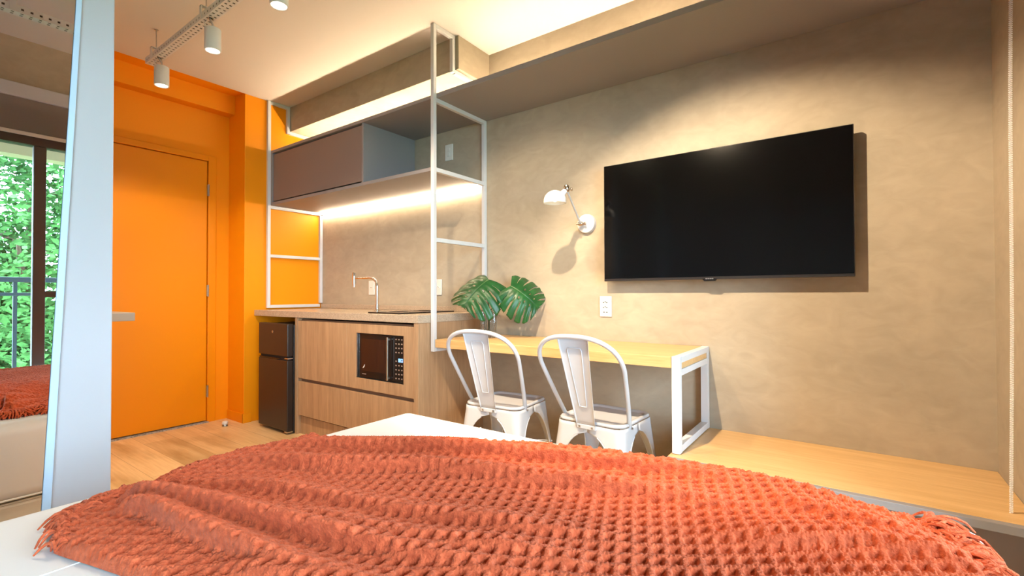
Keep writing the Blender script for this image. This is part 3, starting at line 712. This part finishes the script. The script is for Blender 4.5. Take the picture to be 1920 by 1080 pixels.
    for x in (-0.160, 0.160):
        build('bolt', B().lathe([(0, -0.004), (0.0055, 0.0), (0.0045, 0.008), (0, 0.010)], (x+(0.010 if x > 0 else -0.010), -0.077, 0.425), ax=(1 if x > 0 else -1, 0, 0), n=12), M['steel'], c, smooth=True)
    c.location = loc; c.rotation_euler = (0, 0, rz)
    return c
ch1 = make_chair((2.410, -0.410, 0), 0.085, 'white metal cafe chair beside the plant vase, left of the pair')
ch2 = copy_tree(ch1); ch2.location = (2.987, -0.400, 0); ch2.rotation_euler = (0, 0, -0.05)
ch2['label'] = 'white metal cafe chair nearer the open end of the desk'

# ------------------------------------------------------------------ perforated track with spotlights
def perforated(name, along, p0, L, parent):
    W_, H_ = 0.052, 0.036; pit, hl = 0.034, 0.011
    b = B(); n = int(L/pit)
    def strip(fn, cuts, holes):
        for i in range(n):
            for (a, c_) in ((i*pit, i*pit+pit-hl), (i*pit+pit-hl, (i+1)*pit)):
                hole = a > i*pit+1e-6
                for k in range(len(cuts)-1):
                    if hole and k in holes: continue
                    q = [fn(a, cuts[k]), fn(c_, cuts[k]), fn(c_, cuts[k+1]), fn(a, cuts[k+1])]
                    b.add(q, [(0, 1, 2, 3)])
    ax = Vector(along); sd = Vector((-ax.y, ax.x, 0)); p0 = Vector(p0)
    strip(lambda s, u: p0+ax*s+sd*(u-W_/2), [0, 0.009, 0.0205, 0.0315, 0.043, W_], (1, 3))
    for e in (-W_/2, W_/2):
        strip(lambda s, u: p0+ax*s+sd*e+Vector((0, 0, u)), [0, 0.012, 0.023, H_], (1,))
    o = build(name, b, M['frame'], parent)
    m_ = o.modifiers.new('t', 'SOLIDIFY'); m_.thickness = 0.0018
    return o
TY, TZ = -1.437, 2.452
lt = thing('lighting_track', (2.0, TY, TZ), 'white perforated metal lighting track hung under the ceiling on rods', 'light track')
perforated('perforated_channel', (1, 0, 0), (0.42, TY, TZ), 3.18, lt)
perforated('perforated_channel', (0, 1, 0), (3.575, -3.2, TZ), 1.73, lt)
build('dark_liner', B().box(0.43, 3.59, TY-0.021, TY+0.021, TZ+0.005, TZ+0.030), M['liner'], lt)  # dark filler added in both channels so the holes read dark against the ceiling
build('dark_liner', B().box(3.554, 3.596, -3.19, TY-0.03, TZ+0.005, TZ+0.030), M['liner'], lt)
for x, y in [(0.52, TY), (1.22, TY), (2.0, TY), (2.8, TY), (3.5, TY), (3.575, -2.05), (3.575, -2.9)]:
    if y == TY: bk = B().box(x-0.012, x+0.012, y-0.028, y-0.025, TZ, TZ+0.075).box(x-0.012, x+0.012, y+0.025, y+0.028, TZ, TZ+0.075).box(x-0.012, x+0.012, y-0.028, y+0.028, TZ+0.072, TZ+0.075)
    else: bk = B().box(x-0.028, x-0.025, y-0.012, y+0.012, TZ, TZ+0.075).box(x+0.025, x+0.028, y-0.012, y+0.012, TZ, TZ+0.075).box(x-0.028, x+0.028, y-0.012, y+0.012, TZ+0.072, TZ+0.075)
    build('bracket', bk, M['frame'], lt)
    build('threaded_rod', B().cyl((x, y, TZ+0.072), (x, y, H-0.004), 0.0032, 8).lathe([(0.011, 0), (0.011, 0.004)], (x, y, H-0.0045), n=12), M['steel'], lt)

def spot(x, label, aim, y=TY, power=1.0):
    s = thing('track_spotlight', (x, y, TZ-0.165), label, 'spotlight', 'white cylinder spotlights on the track')
    zt_, zb_ = TZ-0.050, TZ-0.165
    cy = y+0.012
    build('housing', B().lathe([(0.0375, zb_), (0.038, zb_+0.002), (0.038, zt_-0.003), (0.036, zt_), (0, zt_)], (x, cy, 0), n=36, cap=False).lathe([(0.0375, zb_), (0.033, zb_+0.001), (0.033, zb_+0.016)], (x, cy, 0), n=36, cap=False), M['frame'], s, smooth=True)
    build('lens', B().lathe([(0, 0), (0.0325, 0), (0.0325, 0.001), (0, 0.001)], (x, cy, zb_+0.008), n=30), M['lens'], s)
    build('swivel', B().tube([(x, cy, zt_), (x, cy, zt_+0.022), (x, y, TZ-0.006), (x, y, TZ+0.004)], 0.0055, 10).box(x-0.014, x+0.014, y-0.010, y+0.010, TZ+0.0, TZ+0.01), M['steel'], s, smooth=True)
    cpts = [(x-0.02, cy-0.01, zt_+0.0), (x-0.045, cy-0.02, zt_+0.01), (x-0.045, y-0.01, TZ-0.012), (x-0.02, y, TZ+0.01)]
    build('cable', B().tube(cpts, 0.0022, 8), M['frame'], s, smooth=True)
    ld = bpy.data.lights.new('spot_beam', 'SPOT'); ld.energy = SPOT_W*power; ld.color = SPOT_COL; ld.spot_size = math.radians(aim[3]); ld.spot_blend = 0.45; ld.shadow_soft_size = 0.02
    lo = bpy.data.objects.new('spot_beam', ld); col.objects.link(lo); lo.parent = s
    lo.location = (0, 0.012, -0.004)
    d = Vector(aim[:3])-Vector((x, cy, zb_)); lo.rotation_euler = d.to_track_quat('-Z', 'Y').to_euler()
    return s
spot(0.572, 'small white track spotlight at the door end of the track', (0.45, -1.38, 0, 130), power=0.6)
spot(1.27, 'small white track spotlight, middle one of the three in view', (1.2, -1.25, 0, 125), power=0.9)
spot(1.925, 'small white track spotlight cut by the top edge of the view', (1.9, -1.1, 0, 125), power=0.75)
spot(2.55, 'white track spotlight beyond the top edge of the view, over the plant', (2.35, 0.0, 0.5, 88), power=1.1)
spot(3.15, 'white track spotlight beyond the top edge of the view, aimed at the television wall', (3.62, 0.0, 0.33, 92), power=4.2)


# ------------------------------------------------------------------ mirror, shelf, door stop
mr = thing('wall_mirror', (2.04, -2.55, 0.02), 'tall frameless looking mirror with pale blue edge standing against the white wall end', 'mirror')
zt1, zb1 = 2.30, 0.02
ye = lambda z: -2.184+(z-0.404)*(0.065/1.514)
build('glass', B().prism([(-3.3, zb1), (ye(zb1), zb1), (ye(zt1), zt1), (-3.3, zt1)], 'x', 2.034, 2.050), M['mirror'], mr)
build('edge_strip', B().prism([(ye(zb1)+0.001, zb1), (ye(zb1)+0.023, zb1), (ye(zt1)+0.013, zt1), (ye(zt1)+0.001, zt1)], 'x', 2.032, 2.052), M['mframe'], mr, bevel=0.002)
sh = tag(build('wall_shelf', B().box(0.10, 0.62, -2.018, -1.56, 0.875, 0.922), M['shelfgrey'], origin=(0.36, -1.79, 0.862), bevel=0.003), 'grey white shelf end poking out behind the white wall at counter height', 'shelf')
ds = thing('door_stop', (-0.03, -0.80, 0), 'small round metal door stop on the floor by the orange column', 'door stop')
build('base', B().lathe([(0.020, 0.0), (0.022, 0.004), (0.018, 0.014), (0, 0.014)], (-0.03, -0.80, 0), n=20), M['steel'], ds, smooth=True)
build('rubber_cap', B().lathe([(0.019, 0.0145), (0.022, 0.020), (0.020, 0.034), (0.012, 0.040), (0, 0.040)], (-0.03, -0.80, 0), n=20), M['plastic'], ds, smooth=True)

# ------------------------------------------------------------------ bed
BX0, BX1, BY0, BY1, BZ = 2.545, 4.165, -3.35, -1.235, 0.572
bd = thing('bed', (3.3, -2.3, 0), 'bed with a fitted white sheet filling the foreground', 'bed')
build('base', B().box(BX0+0.012, BX1-0.012, BY0+0.012, BY1-0.012, 0.05, 0.288), M['bedbase'], bd, bevel=0.012)
for x in (BX0+0.1, BX1-0.1):
    for y in (BY0+0.1, BY1-0.1): build('leg', B().cyl((x, y, 0), (x, y, 0.051), 0.025, 14), M['blackmatte'], bd)
mt = build('mattress', B().box(BX0, BX1, BY0, BY1, 0.290, BZ), M['sheet'], bd)
md = mt.modifiers.new('bevel', 'BEVEL'); md.width = 0.045; md.segments = 6
for p_ in mt.data.polygons: p_.use_smooth = True
build('piping', B().tube([(BX0+0.03, BY0+0.03, 0.305), (BX1-0.03, BY0+0.03, 0.305), (BX1-0.006, BY0+0.05, 0.305), (BX1+0.0, BY1-0.05, 0.305), (BX1-0.05, BY1+0.0, 0.305), (BX0+0.05, BY1+0.0, 0.305), (BX0, BY1-0.05, 0.305), (BX0, BY0+0.05, 0.305)], 0.004, 8, closed=True), M['sheet'], mt, smooth=True)
build('sheet_seam', B().tube([(2.935, BY1-0.03, BZ-0.0005), (2.925, BY1-0.2, BZ), (2.93, BY1-0.5, BZ), (2.90, -2.2, BZ), (2.9, -3.2, BZ)], 0.0013, 6), M['sheet'], mt, smooth=True)

# ------------------------------------------------------------------ knitted throw
# boundary curves in plan: near (camera side) and far (desk side) edges, from fringe end to fringe end
far = [(2.62, -1.70), (2.80, -1.565), (2.98, -1.452), (3.27, -1.318), (3.57, -1.252), (3.76, -1.245), (3.88, -1.25), (3.97, -1.28), (4.075, -1.305)]
near = [(2.87, -2.30), (2.95, -2.27), (3.03, -2.25), (3.13, -2.235), (3.30, -2.27), (3.50, -2.34), (3.75, -2.39), (3.95, -2.42), (4.13, -2.43)]
def curve(pts, f):
    f = f*(len(pts)-1); i = min(int(f), len(pts)-2); g = f-i
    P_ = [Vector((*pts[max(0, min(len(pts)-1, i+k))], 0)) for k in (-1, 0, 1, 2)]
    a, b, c, d = P_
    return 0.5*((2*b)+(c-a)*g+(2*a-5*b+4*c-d)*g*g+(3*b-a-3*c+d)*g**3)
ridges = [  # crest polylines in plan, half width, height
    ([(2.772, -2.206), (2.791, -2.177), (2.868, -2.157), (2.978, -2.151), (3.095, -2.13), (3.193, -2.108), (3.385, -2.059)], 0.024, 0.038),
    ([(2.70, -2.175), (2.723, -2.153), (2.832, -2.118), (2.991, -2.078), (3.138, -2.031), (3.289, -1.984), (3.568, -1.912)], 0.026, 0.040),
    ([(2.66, -1.95), (2.757, -1.882), (2.878, -1.824), (3.084, -1.71), (3.259, -1.645), (3.454, -1.561), (3.638, -1.501), (3.783, -1.473)], 0.034, 0.036),
    ([(2.60, -1.84), (2.734, -1.733), (2.941, -1.604), (3.162, -1.525), (3.408, -1.421), (3.592, -1.355), (3.761, -1.34)], 0.032, 0.034),
    ([(2.701, -2.072), (2.853, -2.002), (3.049, -1.932), (3.243, -1.871), (3.39, -1.821), (3.488, -1.789), (3.661, -1.723)], 0.028, 0.024),
    ([(3.02, -2.02), (3.149, -1.973), (3.323, -1.928), (3.483, -1.873), (3.628, -1.83)], 0.026, 0.018),
    ([(3.132, -2.17), (3.248, -2.129), (3.358, -2.094), (3.5, -2.05)], 0.026, 0.024),
    ([(3.722, -1.623), (3.842, -1.572), (3.954, -1.503), (4.06, -1.481), (4.12, -1.494)], 0.040, 0.024),
    ([(3.78, -1.40), (3.954, -1.407), (4.067, -1.412)], 0.034, 0.016),
    ([(3.35, -2.24), (3.6, -2.19), (3.9, -2.10)], 0.04, 0.02),
]
NU, NV = 700, 430
fu = np.linspace(0, 1, NU); fv = np.linspace(0, 1, NV)
fa = np.array([tuple(curve(far, a))[:2] for a in fu]); na = np.array([tuple(curve(near, a))[:2] for a in fu])
UU, VV = np.meshgrid(fu, fv, indexing='ij')
X = na[:, None, 0]*(1-VV)+fa[:, None, 0]*VV; Y = na[:, None, 1]*(1-VV)+fa[:, None, 1]*VV
# the fringe end bulges and wavers
endw = np.clip(1-UU/0.16, 0, 1)**1.5
X = X-endw*np.interp(VV, [0, .04, .10, .16, .25, .33, .41, .57, .72, .9, 1], [.04, .125, .15, .15, .16, .10, .135, .12, .09, .0, .0])
endr = np.clip((UU-0.9)/0.1, 0, 1)**2
X = X+endr*(0.045*(1-VV**6))
X = X+endr*(0.010*np.sin(VV*31)+0.006*np.sin(VV*70))
Z = np.zeros_like(X)
for pts_r, hw_, ht_ in ridges:
    pr_ = np.array(pts_r); best = np.full(X.shape, 1e9); sgn = np.zeros_like(X); tt = np.zeros_like(X)
    for k in range(len(pr_)-1):
        a, b = pr_[k], pr_[k+1]; ab = b-a; L2 = (ab**2).sum()
        q = np.clip(((X-a[0])*ab[0]+(Y-a[1])*ab[1])/L2, 0, 1)
        dx = X-(a[0]+q*ab[0]); dy = Y-(a[1]+q*ab[1]); d = np.sqrt(dx*dx+dy*dy)
        m_ = d < best; best = np.where(m_, d, best); sgn = np.where(m_, np.sign(ab[0]*dy-ab[1]*dx), sgn); tt = np.where(m_, (k+q)/(len(pr_)-1), tt)
    wv = np.where(sgn < 0, hw_*0.62, hw_*1.5)           # steeper towards the camera
    Z += ht_*np.exp(-(best/wv)**2)*np.clip(np.minimum(tt, 1-tt)*4+0.05, 0, 1)
X = X+0.45*Z*0.37; Y = Y-0.45*Z*0.93      # folds lean over towards the near side
Z += 0.003*(np.sin(X*7+Y*9)+np.sin(X*13-Y*6+1))+0.003
Z = np.maximum(Z, 0.0)+0.010
# waffle knit
t1, t2 = math.radians(20), math.radians(124)
pu = ((X-3.3)*math.cos(t1)+(Y+1.8)*math.sin(t1))/0.0275+0.25*np.sin(VV*9+UU*3)
pv = ((X-3.3)*math.cos(t2)+(Y+1.8)*math.sin(t2))/0.031+0.30*np.sin(UU*9+VV*4)+0.5*Z/0.031
ga = np.abs(((pu+0.5) % 1)-0.5)*2; gb = np.abs(((pv+0.5) % 1)-0.5)*2      # 0 on a rib, 1 in the pit
st = lambda x, a, b: (lambda q: q*q*(3-2*q))(np.clip((x-a)/(b-a), 0, 1))
pit = st(ga, 0.28, 0.62)*st(gb, 0.22, 0.58)
knit = 0.0092*(1-pit)+0.0042*np.exp(-((ga-1)**2+(gb-1)**2)/0.035)+0.0012*np.cos(pu*2*PI*4)*(1-st(gb, 0.1, 0.4))+0.0012*np.cos(pv*2*PI*4)*(1-st(ga, 0.1, 0.4))
rngn = np.random.RandomState(3); nz = rngn.rand(NU, NV)
nz = (nz+np.roll(nz, 1, 0)+np.roll(nz, 1, 1)+np.roll(np.roll(nz, 1, 0), 1, 1))/4-0.5
Z = Z+knit+nz*0.0035
edge = np.minimum(np.minimum(VV, 1-VV)*1.1, np.minimum(UU, 1-UU)*1.65)
ed = np.clip(1-edge/0.012, 0, 1)
# beyond the mattress edge the cloth turns down
over = np.clip(Y-(BY1-0.035), 0, 1)
base = BZ+0.001-over**2*6
Zt = base+Z*(1-ed**2)*0.999+0.001
V3 = np.stack([X, Y, Zt], -1).reshape(-1, 3)
off = np.array([3.4, -1.8, BZ])
me = bpy.data.meshes.new('knitted_throw')
iu, iv = np.meshgrid(np.arange(NU-1), np.arange(NV-1), indexing='ij')
q0 = (iu*NV+iv).ravel(); quads = np.stack([q0, q0+NV, q0+NV+1, q0+1], 1)
me.vertices.add(len(V3)); me.vertices.foreach_set('co', (V3-off).astype(np.float32).ravel())
me.loops.add(quads.size); me.loops.foreach_set('vertex_index', quads.astype(np.int32).ravel())
me.polygons.add(len(quads)); me.polygons.foreach_set('loop_start', (np.arange(len(quads))*4).astype(np.int32))
me.polygons.foreach_set('use_smooth', np.ones(len(quads), bool))
me.update(calc_edges=True); me.validate(); me.materials.append(M['throw'])
th = bpy.data.objects.new('knitted_throw', me); col.objects.link(th); th.location = tuple(off); th['_o'] = tuple(off)
tag(th, 'terracotta waffle knit throw with fringed ends rumpled across the bed', 'throw')
# fringe
def fringe(end, n, seed):
    rng = random.Random(seed); b = B(); i = 0 if end == 0 else NU-1
    for k in range(n):
        j = int((k+rng.random())/n*(NV-1)); x, y, z = X[i, j], Y[i, j], Zt[i, j]+0.004
        x += 0.012 if end == 0 else -0.012
        a = (PI if end == 0 else 0)+rng.gauss(0, 0.55)+(-0.45 if end == 0 else 0.25)
        L = (rng.uniform(0.03, 0.055) if j > NV*0.07 else rng.uniform(0.018, 0.032)) if end == 0 else rng.uniform(0.05, 0.095); pts_f = []; c_ = rng.uniform(-1.2, 1.2); zz = z+rng.uniform(0.002, 0.014)
        for s in range(6):
            f = s/5; aa = a+c_*f
            px, py = x+math.cos(aa)*L*f, y+math.sin(aa)*L*f
            flr = BZ+0.003
            if px < BX0+0.03: flr -= (BX0+0.03-px)*1.1
            if px > BX1-0.03: flr -= (px-BX1+0.03)*1.1
            pts_f.append((px, py, max(flr, zz+0.012*math.sin(f*PI)-f*f*(zz-flr))))
        b.tube(pts_f, [0.0028, 0.003, 0.003, 0.0028, 0.0024, 0.0014], 5)
    o = build('fringe', b, M['throw'], th, fix=False, smooth=True); tag(o, kind='stuff')
fringe(0, 820, 1); fringe(1, 800, 2)

for o in bpy.data.objects:
    if '_o' in o: del o['_o']
